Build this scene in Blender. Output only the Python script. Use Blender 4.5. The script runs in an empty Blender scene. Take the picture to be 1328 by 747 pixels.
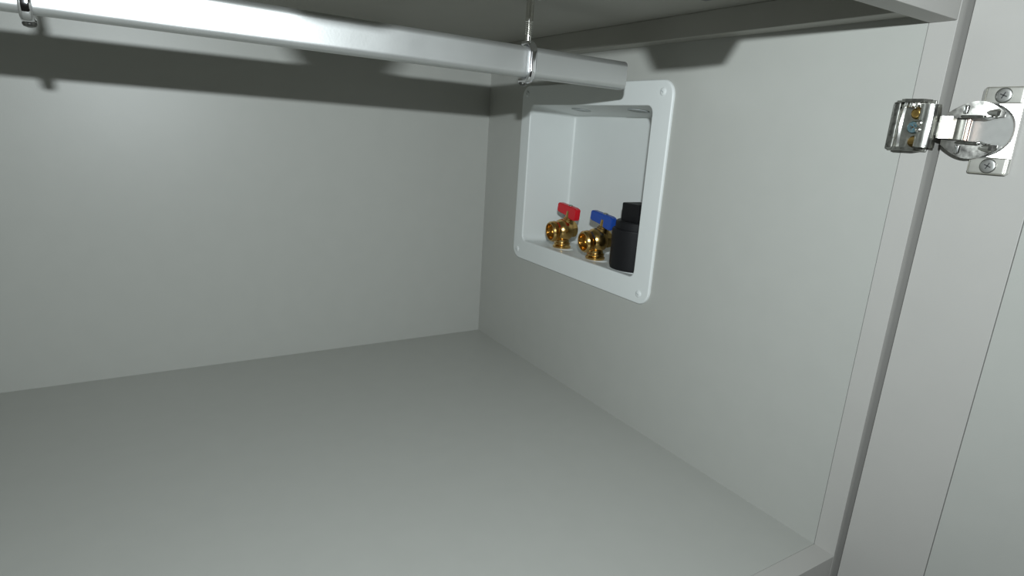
import bpy, bmesh, math, random
from mathutils import Vector, Matrix
random.seed(4)
PI = math.pi
scene = bpy.context.scene
COL = scene.collection

# ------------------------------------------------------------------ camera
cam_d = bpy.data.cameras.new('camera')
cam_d.sensor_width = 36.0
cam_d.lens = 784.43 / 1328 * 36.0
cam_d.clip_start = 0.01
cam = bpy.data.objects.new('camera', cam_d)
cam.location = (-0.464809, -0.824825, 0.321786)
cam.rotation_euler = (1.31431141, -0.06289366, -0.55078757)
COL.objects.link(cam)
scene.camera = cam

# ------------------------------------------------------------------ world
world = bpy.data.worlds.new('world')
scene.world = world
world.use_nodes = True
bg = world.node_tree.nodes['Background']
bg.inputs[0].default_value = (1.0, 0.97, 0.88, 1)
bg.inputs[1].default_value = 0.012

# ------------------------------------------------------------------ the camera's flash, just above the lens
fl = bpy.data.lights.new('camera_flash', 'AREA')
fl.shape = 'ELLIPSE'
fl.size = 0.018
fl.size_y = 0.009
fl.energy = 4.15
fl.color = (0.92, 1.0, 1.03)
flo = bpy.data.objects.new('camera_flash', fl)
flo.location = (-0.476, -0.848, 0.4065)
flo.rotation_euler = Vector((0.43, 0.88, -0.13)).to_track_quat('-Z', 'Y').to_euler()
COL.objects.link(flo)

scene.view_settings.view_transform = 'Standard'
scene.view_settings.look = 'None'
scene.view_settings.gamma = 1.0
scene.view_settings.exposure = 0.0
scene.view_settings.use_curve_mapping = False


# ------------------------------------------------------------------ materials
def mat(name, col, rough=0.5, metal=0.0, bump=0.0, bscale=200.0, var=0.0, vscale=30.0, spec=0.5, rvar=0.0):
    m = bpy.data.materials.new(name)
    m.use_nodes = True
    nt = m.node_tree
    N, L = nt.nodes, nt.links
    b = N['Principled BSDF']
    b.inputs['Roughness'].default_value = rough
    b.inputs['Metallic'].default_value = metal
    b.inputs['Specular IOR Level'].default_value = spec
    tc = N.new('ShaderNodeTexCoord')
    nz = N.new('ShaderNodeTexNoise')
    nz.inputs['Scale'].default_value = vscale
    nz.inputs['Detail'].default_value = 4
    L.new(tc.outputs['Object'], nz.inputs['Vector'])
    rp = N.new('ShaderNodeValToRGB')
    rp.color_ramp.elements[0].position = 0.3
    rp.color_ramp.elements[1].position = 0.7
    rp.color_ramp.elements[0].color = tuple(c * (1 - var) for c in col) + (1,)
    rp.color_ramp.elements[1].color = tuple(min(1, c * (1 + var)) for c in col) + (1,)
    L.new(nz.outputs['Fac'], rp.inputs['Fac'])
    L.new(rp.outputs['Color'], b.inputs['Base Color'])
    if rvar:
        mr = N.new('ShaderNodeMapRange')
        mr.inputs['To Min'].default_value = max(0.03, rough - rvar)
        mr.inputs['To Max'].default_value = rough + rvar
        L.new(nz.outputs['Fac'], mr.inputs['Value'])
        L.new(mr.outputs['Result'], b.inputs['Roughness'])
    if bump:
        n2 = N.new('ShaderNodeTexNoise')
        n2.inputs['Scale'].default_value = bscale
        n2.inputs['Detail'].default_value = 3
        L.new(tc.outputs['Object'], n2.inputs['Vector'])
        bp = N.new('ShaderNodeBump')
        bp.inputs['Strength'].default_value = bump
        bp.inputs['Distance'].default_value = 0.001
        L.new(n2.outputs['Fac'], bp.inputs['Height'])
        L.new(bp.outputs['Normal'], b.inputs['Normal'])
    return m


M = {
    'laminate': mat('grey_laminate', (0.420, 0.424, 0.394), 0.41, bump=0.05, bscale=900, var=0.012, vscale=40),
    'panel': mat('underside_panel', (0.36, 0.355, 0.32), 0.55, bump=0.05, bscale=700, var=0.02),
    'frame': mat('face_frame_paint', (0.43, 0.42, 0.395), 0.45, bump=0.05, bscale=800, var=0.012),
    'box': mat('white_plastic', (0.70, 0.725, 0.71), 0.42, bump=0.04, bscale=600, var=0.01),
    'rod': mat('satin_aluminium', (0.62, 0.63, 0.62), 0.45, metal=0.92, bump=0.03, bscale=500, var=0.02, rvar=0.04),
    'chrome': mat('chrome', (0.80, 0.80, 0.79), 0.14, metal=1.0, var=0.05, vscale=120, rvar=0.05),
    'nickel': mat('nickel_plate', (0.74, 0.73, 0.69), 0.20, metal=1.0, var=0.10, vscale=260, rvar=0.08),
    'steel_dark': mat('dull_zinc', (0.42, 0.42, 0.39), 0.32, metal=1.0, var=0.15, vscale=300, rvar=0.08),
    'brass': mat('brass', (0.58, 0.385, 0.14), 0.24, metal=1.0, var=0.08, vscale=150, rvar=0.06),
    'yellow_zinc': mat('yellow_zinc', (0.55, 0.36, 0.12), 0.3, metal=1.0, var=0.15, vscale=300),
    'blue_zinc': mat('blue_zinc', (0.42, 0.66, 0.78), 0.22, metal=1.0, var=0.1, vscale=500),
    'red': mat('red_plastic', (0.62, 0.012, 0.022), 0.38, var=0.03),
    'blue': mat('blue_plastic', (0.015, 0.07, 0.36), 0.38, var=0.03),
    'black': mat('black_abs', (0.009, 0.009, 0.010), 0.55, var=0.1, bump=0.05, bscale=400, spec=0.22),
    'dark': mat('dark_plastic', (0.06, 0.06, 0.06), 0.5, var=0.1),
    'rim': mat('grey_knockout', (0.45, 0.48, 0.48), 0.5, var=0.03),
    'satin': mat('satin_nickel', (0.80, 0.80, 0.78), 0.42, metal=1.0, var=0.04, vscale=200),
    'plate': mat('bright_nickel', (0.88, 0.87, 0.83), 0.33, metal=1.0, var=0.06, vscale=200, rvar=0.05),
    'knob': mat('dark_knob_metal', (0.16, 0.16, 0.15), 0.3, metal=1.0, var=0.1),
    'polish': mat('polished_chrome', (0.78, 0.78, 0.80), 0.08, metal=1.0, var=0.03, vscale=120),
    'gun': mat('smoky_zinc', (0.26, 0.26, 0.24), 0.30, metal=1.0, var=0.3, vscale=350, rvar=0.1),
    'link': mat('link_nickel', (0.55, 0.54, 0.50), 0.22, metal=1.0, var=0.22, vscale=260, rvar=0.08),
    'tabs': mat('brushed_nickel', (0.66, 0.65, 0.60), 0.47, metal=1.0, var=0.05, vscale=200),
    'screwhead': mat('screw_zinc', (0.52, 0.52, 0.50), 0.40, metal=1.0, var=0.08, vscale=300),
    'pink_zinc': mat('copper_tinted_zinc', (0.72, 0.55, 0.47), 0.25, metal=1.0, var=0.08, vscale=300),
}


# ------------------------------------------------------------------ mesh helpers
class MB:
    def __init__(s):
        s.bm = bmesh.new()

    def box(s, c, d, bev=0.0, rot=None, seg=2):
        r = bmesh.ops.create_cube(s.bm, size=1.0)
        vs = r['verts']
        for v in vs:
            v.co = Vector((v.co.x * d[0], v.co.y * d[1], v.co.z * d[2]))
        if bev:
            es = list({e for v in vs for e in v.link_edges})
            rb = bmesh.ops.bevel(s.bm, geom=es, offset=bev, segments=seg, affect='EDGES', profile=0.5)
            vs = list({v for f in rb['faces'] for v in f.verts} | {v for v in vs if v.is_valid})
        m = Matrix.Translation(Vector(c)) @ (rot.to_4x4() if rot else Matrix.Identity(4))
        for v in vs:
            v.co = m @ v.co
        return s

    def span(s, a, b, bev=0.0):
        return s.box([(a[i] + b[i]) / 2 for i in range(3)], [abs(b[i] - a[i]) for i in range(3)], bev)

    def lathe(s, o, axis, prof, n=28, cap0=True, cap1=True):
        """prof: list of (distance along axis, radius)"""
        o = Vector(o)
        a = Vector(axis).normalized()
        u = a.orthogonal().normalized()
        w = a.cross(u)
        rings = []
        for t, r in prof:
            rings.append([o + a * t + (u * math.cos(2 * PI * k / n) + w * math.sin(2 * PI * k / n)) * r for k in range(n)])
        return s.loft(rings, cap0, cap1)

    def loft(s, rings, cap0=True, cap1=True, closed=True):
        R = [[s.bm.verts.new(p) for p in r] for r in rings]
        n = len(R[0])
        for a, b in zip(R[:-1], R[1:]):
            for k in range(n if closed else n - 1):
                j = (k + 1) % n
                s.bm.faces.new((a[k], a[j], b[j], b[k]))
        if cap0:
            s.bm.faces.new(R[0][::-1])
        if cap1:
            s.bm.faces.new(R[-1])
        return s

    def strip(s, path, normal_w, width, thick):
        """flat strap of given width (along normal_w) following path, rectangular section"""
        path = [Vector(p) for p in path]
        w = Vector(normal_w).normalized()
        rings = []
        for i, p in enumerate(path):
            t = (path[min(i + 1, len(path) - 1)] - path[max(i - 1, 0)]).normalized()
            nn = t.cross(w).normalized()
            rings.append([p + w * width / 2 + nn * thick / 2, p - w * width / 2 + nn * thick / 2,
                          p - w * width / 2 - nn * thick / 2, p + w * width / 2 - nn * thick / 2])
        return s.loft(rings)

    def prism(s, pts, ext):
        """pts: list of 3D points of a planar polygon; ext: extrusion vector"""
        e = Vector(ext)
        return s.loft([[Vector(p) for p in pts], [Vector(p) + e for p in pts]])

    def build(s, name, m, parent=None, smooth=True, angle=35):
        bmesh.ops.recalc_face_normals(s.bm, faces=s.bm.faces[:])
        off = parent_origin(parent)
        if off is not None:
            for v in s.bm.verts:
                v.co -= off
        me = bpy.data.meshes.new(name)
        s.bm.to_mesh(me)
        s.bm.free()
        me.materials.append(M[m])
        if smooth:
            me.polygons.foreach_set('use_smooth', [True] * len(me.polygons))
            try:
                me.set_sharp_from_angle(angle=math.radians(angle))
            except Exception:
                pass
        o = bpy.data.objects.new(name, me)
        COL.objects.link(o)
        if smooth:
            wn = o.modifiers.new('weighted_normals', 'WEIGHTED_NORMAL')
            wn.keep_sharp = True
            wn.weight = 100
        if parent is not None:
            o.parent = parent
        return o


ORIGIN = {}


def parent_origin(p):
    v = Vector((0, 0, 0))
    if p is None:
        return None
    while p is not None:
        if p in ORIGIN:
            return v + ORIGIN[p]
        v += p.location
        p = p.parent
    return v


def tag(o, label, cat, group=None, kind=None):
    o['label'] = label
    o['category'] = cat
    if group:
        o['group'] = group
    if kind:
        o['kind'] = kind
    return o


def thing(name, loc, label, cat, group=None, kind=None):
    o = bpy.data.objects.new(name, None)
    o.empty_display_size = 0.02
    o.location = loc
    COL.objects.link(o)
    return tag(o, label, cat, group, kind)


def rrect(x, y0, y1, z0, z1, r, n=6):
    """rounded rectangle ring in the plane x = const, y0 < y1, z0 < z1"""
    pts = []
    for cy, cz, a0 in ((y1 - r, z1 - r, 0), (y0 + r, z1 - r, 90), (y0 + r, z0 + r, 180), (y1 - r, z0 + r, 270)):
        for k in range(n + 1):
            a = math.radians(a0 + 90 * k / n)
            pts.append(Vector((x, cy + r * math.cos(a), cz + r * math.sin(a))))
    return pts


# ------------------------------------------------------------------ dimensions
XL = -0.69          # left side panel
YS, YF = -0.595, -0.6124   # back and front of the face frame
ZC = 0.434          # underside of the shelf above
ZT = 0.4085         # underside of the top rail
# outlet box
BY0, BY1, BZ0, BZ1 = -0.3726, -0.0955, 0.145, 0.380       # flange
OY0, OY1, OZ0, OZ1 = -0.3462, -0.1172, 0.1718, 0.3545     # opening
DEP = 0.078

# ------------------------------------------------------------------ setting
b = MB(); b.span((XL - 0.012, 0, -0.012), (0.012, 0.012, ZC + 0.02))
tag(b.build('wall_back', 'laminate', smooth=False), 'plain light grey laminate back panel of the cupboard', 'wall', kind='structure')

# right wall with the cut-out for the outlet box
b = MB()
h = (OY0 - 0.004, OY1 + 0.008, OZ0 - 0.007, OZ1 + 0.003)
G = 0.00025
b.span((0, YS + G, 0), (0.012, h[0], ZC))
b.span((0, h[1], 0), (0.012, 0, ZC))
b.span((0, h[0], 0), (0.012, h[1], h[2]))
b.span((0, h[0], h[3]), (0.012, h[1], ZC))
bmesh.ops.remove_doubles(b.bm, verts=b.bm.verts[:], dist=1e-5)
tag(b.build('wall_right', 'laminate', smooth=False), 'light grey laminate side panel with the white outlet box cut into it', 'wall', kind='structure')

b = MB(); b.span((XL - 0.012, YF, -0.012), (XL, 0, ZC + 0.02))
tag(b.build('wall_left', 'laminate', smooth=False), 'light grey laminate side panel at the left end of the cupboard', 'wall', kind='structure')

b = MB(); b.span((XL, YS + 0.0001, -0.012), (0, 0, 0))
tag(b.build('floor', 'laminate', smooth=False), 'smooth light grey laminate floor panel of the cupboard', 'floor', kind='structure')

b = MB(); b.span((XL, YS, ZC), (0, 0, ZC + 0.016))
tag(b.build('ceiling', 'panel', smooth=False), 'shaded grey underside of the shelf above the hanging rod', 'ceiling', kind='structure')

# face frame: right stile, top rail, bottom rail, left stile
b = MB(); b.span((0, YF, -0.09), (0.05, YS, 0.56), 0.0004)
tag(b.build('trim_1', 'frame'), 'grey face frame stile carrying the hinge at the right', 'trim', kind='structure')
b = MB(); b.span((XL, YF, ZT), (-0.0002, YS, 0.56), 0.0008)
tag(b.build('trim_2', 'frame'), 'grey face frame rail across the top of the opening', 'trim', kind='structure')
b = MB(); b.span((XL, YF, -0.09), (-0.0001, YS, 0), 0.0003)
tag(b.build('trim_3', 'frame'), 'grey face frame rail flush with the front of the floor', 'trim', kind='structure')
b = MB(); b.span((XL - 0.05, YF, -0.09), (XL - 0.0002, YS, 0.56), 0.0008)
tag(b.build('trim_4', 'frame'), 'grey face frame stile at the left end of the opening', 'trim', kind='structure')
# cleat along the top of the right wall
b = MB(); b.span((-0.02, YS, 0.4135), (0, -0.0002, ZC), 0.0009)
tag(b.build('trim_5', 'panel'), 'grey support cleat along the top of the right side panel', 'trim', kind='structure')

# open door at the right: frame members around a flat panel, standing at right angles to the frame
DX, DY = 0.0066, -0.6158
door = thing('door_1', (DX, DY, 0.17), 'open grey cupboard door with a fine vertical joint line', 'door', kind='structure')
door.rotation_euler = (0, math.radians(0.55), 0)
T = 0.019
g = 0.0004
b = MB(); b.span((DX, DY - 0.0574 + g, -0.05), (DX + T, DY, 0.53), 0.0007); b.build('stile', 'frame', door)
b = MB(); b.span((DX, DY - 0.3400, -0.05), (DX + T, DY - 0.2830, 0.53), 0.0007); b.build('stile', 'frame', door)
b = MB(); b.span((DX + 0.0005, DY - 0.2830 + g, 0.018), (DX + T - 0.003, DY - 0.0574, 0.462)); b.build('panel', 'laminate', door, smooth=False)
b = MB(); b.span((DX, DY - 0.2830 + g, 0.4625), (DX + T, DY - 0.0574, 0.53), 0.0007); b.build('rail', 'frame', door)
b = MB(); b.span((DX, DY - 0.2830 + g, -0.05), (DX + T, DY - 0.0574, 0.0175), 0.0007); b.build('rail', 'frame', door)

# ------------------------------------------------------------------ hanging rod
RY0, RY1 = -0.3600, -0.3450
RZ0, RZ1 = 0.3675, 0.3932
rc = Vector((-0.35, (RY0 + RY1) / 2, (RZ0 + RZ1) / 2))
rod = thing('hanging_rod', rc, 'satin silver oval hanging rod hung under the shelf', 'rod')
rod.rotation_euler = (0, math.radians(0.42), 0)
b = MB()
prof = rrect(0, RY0, RY1, RZ0, RZ1, 0.0052, 6)
prin = rrect(0, RY0 + .0012, RY1 - .0012, RZ0 + .0012, RZ1 - .0012, 0.0042, 6)
XR, XE = -0.0545, -0.655
sh = lambda ps, x: [Vector((x, q.y, q.z)) for q in ps]
b.loft([sh(prin, XE), sh(prof, XE), sh(prof, XR), sh(prin, XR), sh(prin, XE)], False, False)
b.build('tube', 'rod', rod)


# ------------------------------------------------------------------ rod hangers
def hanger(x, label):
    yc = (RY0 + RY1) / 2
    dz = -(x + 0.35) * math.tan(math.radians(0.42))
    z0, z1 = RZ0 + dz, RZ1 + dz
    t = thing('rod_hanger', (x, yc, ZC), label, 'hanger', 'chrome hangers carrying the rod')
    b = MB(); b.lathe((x, yc, ZC), (0, 0, -1), [(0, 0.012), (0.0016, 0.012), (0.0028, 0.0108), (0.0030, 0.004)]); bp = b.build('base_plate', 'nickel', t)
    for s in (-1, 1):
        b = MB(); b.lathe((x + s * 0.0078, yc, ZC - 0.0028), (0, 0, -1), [(0, 0.0024), (0.0008, 0.0022), (0.0014, 0.001)], 12); b.build('screw', 'steel_dark', bp)
    b = MB()
    pr = [(0.002, 0.0034), (0.022, 0.0034), (0.0225, 0.0027)]
    tt = 0.0230
    while tt < 0.0335:
        pr += [(tt, 0.0024), (tt + 0.0008, 0.0031)]
        tt += 0.0016
    pr += [(ZC - z1 - 0.001, 0.0026)]
    b.lathe((x, yc, ZC), (0, 0, -1), pr, 16)
    b.build('stem', 'nickel', t)
    # cast J-hook: over the top, down the front, under to the screw
    HW, HT = 0.0068, 0.0044
    e = HT / 2 + 0.0002
    r = 0.0052 + e
    pts = [(yc + 0.005, z1 + e), (yc, z1 + e)]
    for k in range(9):
        a = math.radians(90 + 90 * k / 8)
        pts.append((RY0 + 0.0052 + r * math.cos(a), z1 - 0.0052 + r * math.sin(a)))
    for k in range(9):
        a = math.radians(180 + 90 * k / 8)
        pts.append((RY0 + 0.0052 + r * math.cos(a), z0 + 0.0052 + r * math.sin(a)))
    pts += [(yc + 0.001, z0 - e), (yc + 0.0070, z0 - e)]
    P = [Vector((x, y, z)) for y, z in pts]
    rings = []
    for i, p in enumerate(P):
        tg = (P[min(i + 1, len(P) - 1)] - P[max(i - 1, 0)]).normalized()
        nn = tg.cross(Vector((1, 0, 0))).normalized()
        ring = []
        for cu, cw, a0 in ((HW / 2 - .0020, HT / 2 - .0020, 0), (-HW / 2 + .0020, HT / 2 - .0020, 90), (-HW / 2 + .0020, -HT / 2 + .0020, 180), (HW / 2 - .0020, -HT / 2 + .0020, 270)):
            for k in range(4):
                a = math.radians(a0 + 30 * k)
                ring.append(p + Vector((1, 0, 0)) * (cu + .0020 * math.cos(a)) + nn * (cw + .0020 * math.sin(a)))
        rings.append(ring)
    b = MB(); b.loft(rings)
    b.build('hook', 'polish', t, angle=50)
    b = MB(); b.lathe((x, yc + 0.0040, z0 - HT + 0.0003), (0, 0, -1), [(0, 0.0036), (0.0012, 0.0036), (0.0022, 0.0030), (0.0028, 0.0012)], 18)
    b.build('knob', 'knob', t)
    return t


hanger(-0.1640, 'chrome rod hanger near the rod end, in front of the outlet box')
hanger(-0.5085, 'chrome rod hanger at the left edge, on the brightly lit end of the rod')

# ------------------------------------------------------------------ washer outlet box
ob = thing('outlet_box', (0, (BY0 + BY1) / 2, BZ0), 'white plastic recessed laundry outlet box set in the side panel', 'outlet box')
b = MB()
FT = 0.0030
b.loft([rrect(0.0, BY0, BY1, BZ0, BZ1, 0.016, 8),
        rrect(-FT + 0.0014, BY0, BY1, BZ0, BZ1, 0.016, 8),
        rrect(-FT + 0.0004, BY0 + 0.0006, BY1 - 0.0006, BZ0 + 0.0006, BZ1 - 0.0006, 0.0155, 8),
        rrect(-FT, BY0 + 0.0016, BY1 - 0.0016, BZ0 + 0.0016, BZ1 - 0.0016, 0.0146, 8),
        rrect(-FT, OY0 - 0.0014, OY1 + 0.0014, OZ0 - 0.0014, OZ1 + 0.0014, 0.0096, 8),
        rrect(-FT + 0.0004, OY0 - 0.0004, OY1 + 0.0004, OZ0 - 0.0004, OZ1 + 0.0004, 0.0088, 8),
        rrect(-FT + 0.0016, OY0, OY1, OZ0, OZ1, 0.0085, 8),
        rrect(0.0, OY0, OY1, OZ0, OZ1, 0.0085, 8),
        rrect(0.0, BY0, BY1, BZ0, BZ1, 0.016, 8)], False, False)
fo = b.build('flange', 'box', ob, angle=60)
RB = (OY0 - 0.001, OY1 + 0.0055, 0.1665, 0.3470)
b = MB()
rin = [rrect(0.0, OY0, OY1, OZ0, OZ1, 0.0085, 8),
       rrect(DEP - 0.004, RB[0], RB[1], RB[2], RB[3], 0.006, 8),
       rrect(DEP - 0.001, RB[0] + 0.001, RB[1] - 0.001, RB[2] + 0.001, RB[3] - 0.001, 0.005, 8),
       rrect(DEP, RB[0] + 0.003, RB[1] - 0.003, RB[2] + 0.003, RB[3] - 0.003, 0.004, 8)]
rout = [rrect(DEP + 0.002, RB[0] - 0.0015, RB[1] + 0.0015, RB[2] - 0.0015, RB[3] + 0.0015, 0.006, 8),
        rrect(0.0, OY0 - 0.002, OY1 + 0.002, OZ0 - 0.002, OZ1 + 0.002, 0.0095, 8)]
b.loft(rin, False, True)
b.loft(rout, True, False)
b.build('recess', 'box', ob, angle=50)
for (y, z) in ((-0.1078, 0.3690), (-0.3588, 0.3681), (-0.3578, 0.1565), (-0.1075, 0.1575)):
    b = MB(); b.lathe((-FT, y, z), (-1, 0, 0), [(0, 0.0040), (0.0006, 0.0039), (0.0013, 0.0030), (0.0016, 0.0012)], 18)
    sc = b.build('screw', 'box', ob)
    b = MB(); b.box((-FT - 0.0016, y, z), (0.0005, 0.0038, 0.0009), 0, Matrix.Rotation(0.6, 3, 'X')); b.build('slot', 'rim', sc, smooth=False)


def rtop(x):
    return OZ1 + (RB[3] - OZ1) * x / (DEP - 0.004)


def rbot(x):
    return OZ0 + (RB[2] - OZ0) * x / (DEP - 0.004)


for y in (-0.185, -0.290):   # knock-outs in the top of the recess
    x = 0.030
    b = MB(); b.lathe((x, y, rtop(x) + 0.0003), (-0.1, 0, -1), [(0, 0.0125), (0.0011, 0.0125), (0.0013, 0.0110), (0.0009, 0.0102), (0.0007, 0.0020)], 28)
    b.build('knockout', 'rim', ob)


# ------------------------------------------------------------------ valves
def valve(x, y, hm, label):
    z = rbot(x) + 0.00125
    t = thing('shutoff_valve', (x, y, z), label, 'valve', 'brass valves in the outlet box')
    b = MB()
    b.lathe((x, y, z), (0, 0, 1), [(0, 0.0120), (0.0022, 0.0124), (0.0030, 0.0112), (0.0044, 0.0104), (0.0050, 0.0112), (0.0066, 0.0112), (0.0074, 0.0098),
                                   (0.0110, 0.0092), (0.0140, 0.0100)], 28)
    zc = z + 0.0235
    pr = [(0.0155 * -math.cos(k * PI / 14), max(0.0004, 0.0155 * math.sin(k * PI / 14))) for k in range(15)]
    b.lathe((x, y, zc), (0, 0, 1), pr, 28)
    bo = b.build('body', 'brass', t)
    # threaded outlet pointing out of the wall
    b = MB()
    ax = Vector((-1, 0.10, -0.10))
    pr = [(0.004, 0.0118), (0.0125, 0.0128), (0.0128, 0.0138)]
    tt = 0.0130
    while tt < 0.0185:
        pr += [(tt, 0.0124), (tt + 0.0009, 0.0136), (tt + 0.0013, 0.0136)]
        tt += 0.0019
    pr += [(0.0202, 0.0122), (0.0202, 0.0108), (0.0185, 0.0104), (0.0085, 0.0098), (0.0070, 0.0050), (0.0070, 0.0006)]
    b.lathe((x, y, zc), ax, pr, 32)
    b.build('threaded_outlet', 'brass', t, angle=25)
    # hexagonal bonnet at the rear of the body
    b = MB()
    b.lathe((x, y, zc), (1, -0.15, 0.1), [(0.004, 0.0125), (0.0110, 0.0128), (0.0118, 0.0126), (0.0150, 0.0124), (0.0158, 0.0110)], 6)
    b.lathe((x, y, zc), (1, -0.15, 0.1), [(0.010, 0.0098), (0.0174, 0.0098), (0.0182, 0.0088)], 24)
    b.build('bonnet', 'brass', t)
    # stem and lever
    sy = y - 0.007
    b = MB()
    b.lathe((x + 0.004, y - 0.004, zc + 0.010), (0, -0.18, 1), [(0, 0.0078), (0.0060, 0.0076), (0.0066, 0.0062), (0.0078, 0.0062), (0.0084, 0.0050), (0.017, 0.0046)], 18)
    b.build('stem', 'brass', t)
    b = MB()
    hl = [(-0.0175, -0.0085), (-0.0175, 0.0045), (-0.0130, 0.0062), (0.0225, 0.0058), (0.0242, 0.0040), (0.0242, -0.0052), (0.0220, -0.0068), (0.0020, -0.0066), (-0.0060, -0.0105), (-0.0155, -0.0105)]
    c = Vector((x + 0.004, sy, zc + 0.0275))
    tilt = math.radians(6)
    pts = []
    for u, w in hl:
        pts.append(c + Vector((-0.0040, u * math.cos(tilt) - w * math.sin(tilt), u * math.sin(tilt) + w * math.cos(tilt))))
    b.prism(pts, (0.008, 0, 0))
    es = [e for e in b.bm.edges]
    bmesh.ops.bevel(b.bm, geom=es, offset=0.0009, segments=2, affect='EDGES')
    hd = b.build('lever', hm, t)
    b = MB(); b.lathe(c + Vector((0, 0, 0.0050)), (0, -math.sin(tilt), math.cos(tilt)), [(0, 0.0032), (0.0018, 0.0032), (0.0024, 0.0024)], 12); b.build('lever_screw', 'steel_dark', hd)
    # white collar in the floor of the box
    return t


valve(0.0255, -0.1740, 'red', 'brass shutoff valve with a red lever handle')
valve(0.0230, -0.2485, 'blue', 'brass shutoff valve with a blue lever handle')
for x, y in ((0.0255, -0.1740), (0.0230, -0.2485)):
    b = MB(); z = rbot(x) - 0.0012
    b.lathe((x, y, z), (0, 0, 1), [(0, 0.0165), (0.0019, 0.0165), (0.0024, 0.0158), (0.0024, 0.0005)], 32, True, True)
    b.build('collar', 'box', ob)

# ------------------------------------------------------------------ black drain fitting
dx, dy = 0.032, -0.3070
dz = rbot(dx) + 0.0022
b = MB(); b.lathe((dx, dy, dz - 0.0040), (0, 0, 1), [(0, 0.0290), (0.0034, 0.0290), (0.0039, 0.0284), (0.0039, 0.0005)], 36); b.build('collar', 'box', ob)
t = thing('drain_fitting', (dx, dy, dz), 'black plastic stepped drain fitting beside the blue valve', 'drain fitting')
b = MB(); b.lathe((dx, dy, dz), (0, 0, 1), [(0, 0.0265), (0.004, 0.0275), (0.0455, 0.0280), (0.0470, 0.0270)], 36); b.build('socket', 'black', t)
b = MB(); b.lathe((dx, dy, dz + 0.0465), (0, 0, 1), [(0, 0.0245), (0.0085, 0.0245), (0.0098, 0.0232)], 36); b.build('collar', 'black', t)
b = MB(); b.box((dx, dy, dz + 0.0465 + 0.0185), (0.027, 0.028, 0.023), 0.0012); b.build('plug', 'black', t)

# ------------------------------------------------------------------ hinge
HZ = 0.3410
HO = Vector((0.0048, -0.6412, HZ))
bpy.context.view_layer.update()
# cup plate on the door: a tab above and below joined by a band around the cup; the rest of the hinge hangs on it
CY, CZ, CR = -0.6405, 0.3400, 0.0168
px = 0.0048
outer = [(-0.6365, CZ + 0.0270), (-0.6565, CZ + 0.0270), (-0.6580, CZ + 0.0255), (-0.6590, CZ - 0.0255), (-0.6575, CZ - 0.0270), (-0.6385, CZ - 0.0270),
         (-0.6370, CZ - 0.0255), (-0.6370, CZ - 0.0172)]
inner_arc = [(CY + CR * math.cos(math.radians(a)), CZ + CR * math.sin(math.radians(a))) for a in range(-78, -283, -10)]
tail = [(-0.6350, CZ + 0.0172), (-0.6350, CZ + 0.0255)]
b = MB(); b.prism([(px, y, z) for y, z in outer + inner_arc + tail], (0.0014, 0, 0))
for v in b.bm.verts:
    v.co -= HO
hg = b.build('hinge', 'plate', None, smooth=False)
hg.location = HO
hg.parent = door
hg.matrix_parent_inverse = (Matrix.Translation(door.location) @ door.rotation_euler.to_matrix().to_4x4()).inverted()
hg['label'] = 'nickel plated cup hinge joining the open door to the frame'
ORIGIN[hg] = HO
# bracket on the inner edge of the stile
zb0, zb1 = 0.3245, 0.3585
b = MB()
b.span((-0.0022, -0.6120, zb0), (-0.0002, -0.5860, zb1), 0.0006)
b.build('bracket', 'steel_dark', hg)
b = MB(); b.span((-0.0062, -0.5915, zb0 + 0.0012), (-0.0022, -0.5862, zb1 - 0.0012), 0.0014); b.build('bracket_flange', 'gun', hg)
b = MB()
b.prism([(-0.0022, -0.6095, zb1 - 0.0016), (-0.0100, -0.6075, zb1 - 0.0016), (-0.0108, -0.5960, zb1 - 0.0016), (-0.0080, -0.5925, zb1 - 0.0016), (-0.0022, -0.5925, zb1 - 0.0016)], (0, 0, 0.0020))
b.build('side_wall', 'gun', hg, smooth=False)
b = MB()
b.prism([(-0.0022, -0.6095, zb0 + 0.0003), (-0.0100, -0.6075, zb0 + 0.0003), (-0.0108, -0.5960, zb0 + 0.0003), (-0.0080, -0.5925, zb0 + 0.0003), (-0.0022, -0.5925, zb0 + 0.0003)], (0, 0, 0.0020))
b.build('side_wall', 'gun', hg, smooth=False)
# curved bright lip left of the recess
b = MB()
pth = [(-0.0062 - 0.0030 * math.sin(PI * k / 10), -0.5952 - 0.0006 * math.sin(PI * k / 10), zb0 + 0.003 + (zb1 - zb0 - 0.006) * k / 10) for k in range(11)]
b.strip(pth, (-0.436, 0.894, 0), 0.0015, 0.0010)
b.build('lip', 'plate', hg, angle=20)
# adjusting screws in the recess
b = MB(); b.lathe((-0.0022, -0.6030, HZ - 0.0005), (-1, 0, 0), [(0, 0.0042), (0.0042, 0.0042), (0.0050, 0.0036), (0.0050, 0.0018), (0.0040, 0.0012)], 20)
sc = b.build('adjusting_screw', 'blue_zinc', hg)
for r in (0, PI / 2):
    b = MB(); b.box((-0.0073, -0.6030, HZ - 0.0005), (0.0004, 0.0044, 0.0009), 0, Matrix.Rotation(r + 0.3, 3, 'X')); b.build('slot', 'steel_dark', hg, smooth=False)
for s in (-1, 1):
    b = MB(); b.lathe((-0.0022, -0.6030 + s * 0.0008, HZ - 0.0005 + s * 0.0095), (-1, 0.1, -0.2 * s), [(0, 0.0040), (0.0022, 0.0038), (0.0032, 0.0026), (0.0028, 0.0012)], 14); b.build('cam_plate', 'yellow_zinc', hg)
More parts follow.
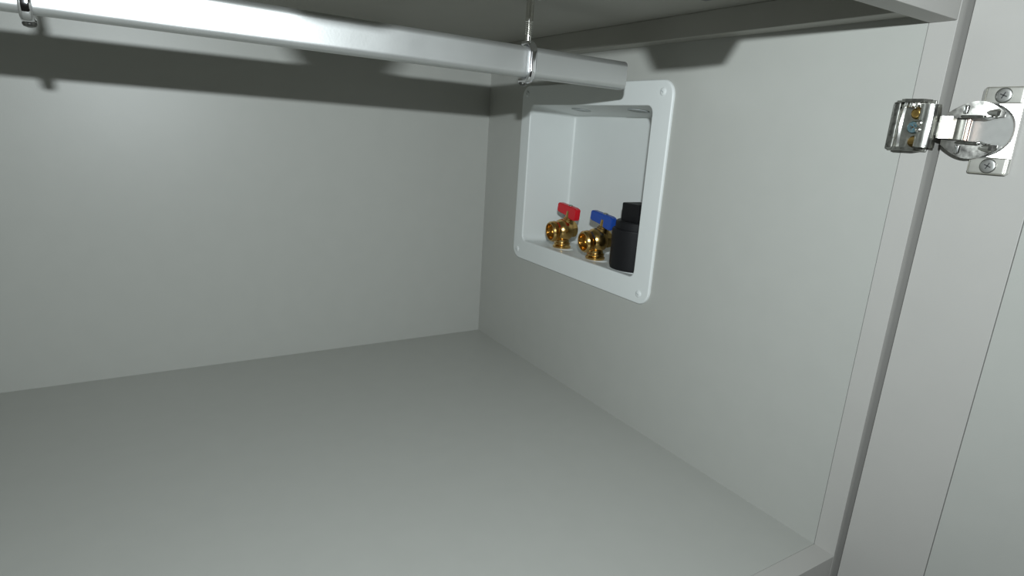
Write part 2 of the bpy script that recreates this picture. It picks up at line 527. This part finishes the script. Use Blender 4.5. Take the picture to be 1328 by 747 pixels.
# barrel at the front edge, bulging out, with its bright rim
b = MB()
arc = []
for k in range(13):
    a = math.radians(-20 + 200 * k / 12)
    arc.append((-0.0052 - 0.0062 * math.sin(a), -0.6112 - 0.0062 * math.cos(a)))
b.prism([(x, y, zb0 + 0.0030) for x, y in arc], (0, 0, zb1 - zb0 - 0.006))
b.build('barrel', 'steel_dark', hg)
b = MB()
pth = []
for k in range(11):
    u = k / 10
    pth.append((-0.0112 - 0.0010 * math.sin(PI * u), -0.6144 - 0.0008 * math.sin(PI * u), zb0 + 0.0045 + (zb1 - zb0 - 0.009) * u))
b.strip(pth, (-0.436, 0.894, 0), 0.0019, 0.0012)
b.build('rim', 'plate', hg, angle=20)
for s in (-1, 1):
    b = MB(); b.lathe((-0.0105, -0.6085, HZ + s * 0.0022), (-1, 0, 0), [(0, 0.0018), (0.0012, 0.0017), (0.0018, 0.0008)], 12); b.build('rivet', 'nickel', hg)
# strap crossing from the barrel to the cup
b = MB()
pth = [(-0.0050, -0.6196, HZ), (-0.0092, -0.6202, HZ), (-0.0094, -0.6208, HZ), (-0.0070, -0.6256, HZ), (-0.0030, -0.6262, HZ)]
b.strip(pth, (0, 0, 1), 0.0140, 0.0016)
b.build('strap', 'plate', hg, smooth=False)
b = MB(); b.strip([(-0.0060, -0.6150, HZ - 0.001), (-0.0066, -0.6180, HZ - 0.001), (-0.0060, -0.6210, HZ - 0.001)], (0, 0, 1), 0.0085, 0.0020); b.build('arm', 'steel_dark', hg)
for s in (1, -1):
    zc = CZ + s * 0.0217
    yc = -0.6470 if s > 0 else -0.6480
    b = MB(); b.span((px - 0.0014, -0.6575, zc - 0.0052), (px + 0.0004, -0.6368, zc + 0.0052), 0.0013); b.build('tab', 'tabs', hg)
    b = MB(); b.lathe((px - 0.0014, yc, zc), (-1, 0, 0), [(0, 0.0047), (0.0002, 0.0047), (0.0003, 0.0042)], 24); b.build('washer', 'gun', hg)
    b = MB(); b.lathe((px - 0.0014, yc, zc), (-1, 0, 0), [(0, 0.0042), (0.0004, 0.0041), (0.0006, 0.0037), (0.0007, 0.0026), (0.0007, 0.0012)], 24); b.build('screw', 'screwhead', hg)
    for r in (0, PI / 2):
        b = MB(); b.box((px - 0.0021, yc, zc), (0.0003, 0.0042, 0.0007), 0, Matrix.Rotation(r + 0.4, 3, 'X')); b.build('slot', 'dark', hg, smooth=False)
# tilted bright band at the free side of the cup
bp_ = [(-0.6582, CZ + 0.0165), (-0.6588, CZ - 0.0165)] + [(CY + (CR + 0.0006) * math.cos(math.radians(a)), CZ + (CR + 0.0006) * math.sin(math.radians(a))) for a in range(-112, -249, -8)]
b = MB(); b.prism([(px - 0.0004 - (0.6590 + y) * 0.36, y, z) for y, z in bp_], (0.0007, 0, 0))
b.build('plate_band', 'plate', hg, smooth=False)
# pressed cup (shallow dish)
b = MB()
b.lathe((px, CY, CZ), (1, 0, 0), [(-0.0012, CR + 0.0008), (-0.0016, CR + 0.0002), (-0.0010, CR - 0.0006), (0.0010, CR - 0.0010), (0.0012, CR - 0.0020), (0.0013, 0.001)], 44, False, True)
b.build('cup', 'satin', hg)
# two side links that flank the cup and meet at the strap
for s in (1, -1):
    b = MB()
    rings = []
    for k in range(13):
        u = k / 12
        y = -0.6215 - u * 0.0290
        zc = CZ + s * (0.0075 + 0.0066 * math.sin(PI * min(1, u * 1.35) * 0.62))
        hgt = 0.0090 * (1 - u) ** 0.9 + 0.0012
        zi = CZ + s * (0.0068 + 0.0020 * u)
        zo = CZ + s * (0.0075 + (CR - 0.0062) * math.sin(PI * (0.08 + 0.80 * u)))
        if abs(zo - CZ) < abs(zi - CZ) + 0.0012:
            zo = zi + s * 0.0012
        rings.append([(px - 0.0016, y, zo), (px - hgt, y, zo), (px - hgt - 0.0008, y, zi), (px - 0.0010, y, zi)])
    rings = [[Vector(q) for q in r] for r in rings]
    b.loft(rings)
    lk = b.build('side_link', 'link', hg, angle=30)
    b = MB(); b.span((px - 0.0098, -0.6325, CZ + s * 0.0125 - 0.0028), (px - 0.0030, -0.6300, CZ + s * 0.0125 + 0.0028), 0.0008); b.build('link_tab', 'chrome', hg)
    b = MB()
    pth = [(px - 0.0042, -0.6370 - 0.0012 * k, CZ + s * (0.0078 + 0.0006 * math.sin(k * 1.1))) for k in range(8)]
    b.strip(pth, (1, 0, 0.0), 0.0050, 0.0010); b.build('spring_leaf', 'chrome', hg, angle=60)
for k in range(3):
    b = MB(); b.span((-0.0100, -0.5975 - 0.0034 * k, zb1 - 0.0052), (-0.0060, -0.5957 - 0.0034 * k, zb1 - 0.0016), 0.0005); b.build('tooth', 'nickel', hg)
for s in (1, -1):
    b = MB(); b.span((px - 0.0088, -0.6420, CZ + s * 0.0082 - 0.0010), (px - 0.0020, -0.6232, CZ + s * 0.0082 + 0.0010), 0.0006); b.build('gap_shade_bar', 'gun', hg)  # dark bar standing in for the shaded gap inside each link
    b = MB(); b.lathe((px - 0.0020, -0.6405, CZ + s * 0.0108), (0, -1, 0), [(0, 0.0030), (0.0065, 0.0028), (0.0075, 0.0018)], 14); b.build('spring_barrel', 'steel_dark', hg)
b = MB(); b.span((px - 0.0050, -0.6315, CZ - 0.0068), (px - 0.0036, -0.6225, CZ + 0.0068), 0.0005); b.build('cross_link', 'steel_dark', hg)
b = MB(); b.lathe((px - 0.0040, -0.6330, CZ - 0.0066), (0, 0, 1), [(0, 0.0014), (0.0132, 0.0014)], 12); b.build('pin', 'pink_zinc', hg)


# ------------------------------------------------------------------ door catches under the top rail, just above the picture
def catch(x0, x1, label):
    z0 = 0.3965
    t = thing('door_catch', ((x0 + x1) / 2, YS, ZT), label, 'door catch', 'door catches on the top rail')
    zt_, c = ZC - 0.0205, 0.0075
    b = MB(); b.prism([(x0 - 0.003, -0.5945, zt_), (x0 - 0.003, -0.5945, zt_ - 0.0035), (x0 + c, -0.5945, z0), (x1 - c, -0.5945, z0), (x1 + 0.003, -0.5945, zt_ - 0.0035), (x1 + 0.003, -0.5945, zt_)], (0, 0.0245, 0))
    b.build('housing', 'dark', t, smooth=False)
    for s in (0.25, 0.75):
        x = x0 + (x1 - x0) * s
        b = MB(); b.lathe((x, -0.5700, z0 + 0.0105), (0, 1, 0), [(0, 0.0032), (0.0008, 0.003), (0.0013, 0.0015)], 14); b.build('screw', 'steel_dark', t)
    b = MB(); b.span((x0 + 0.009, -0.5704, z0 + 0.0015), (x1 - 0.009, -0.5690, z0 + 0.0055), 0.0004); b.build('magnet_plate', 'nickel', t)


catch(-0.416, -0.3745, 'small dark door catch casting the shadow on the back panel above the rod')
catch(-0.224, -0.181, 'small dark door catch casting the shadow on the side panel above the outlet box')
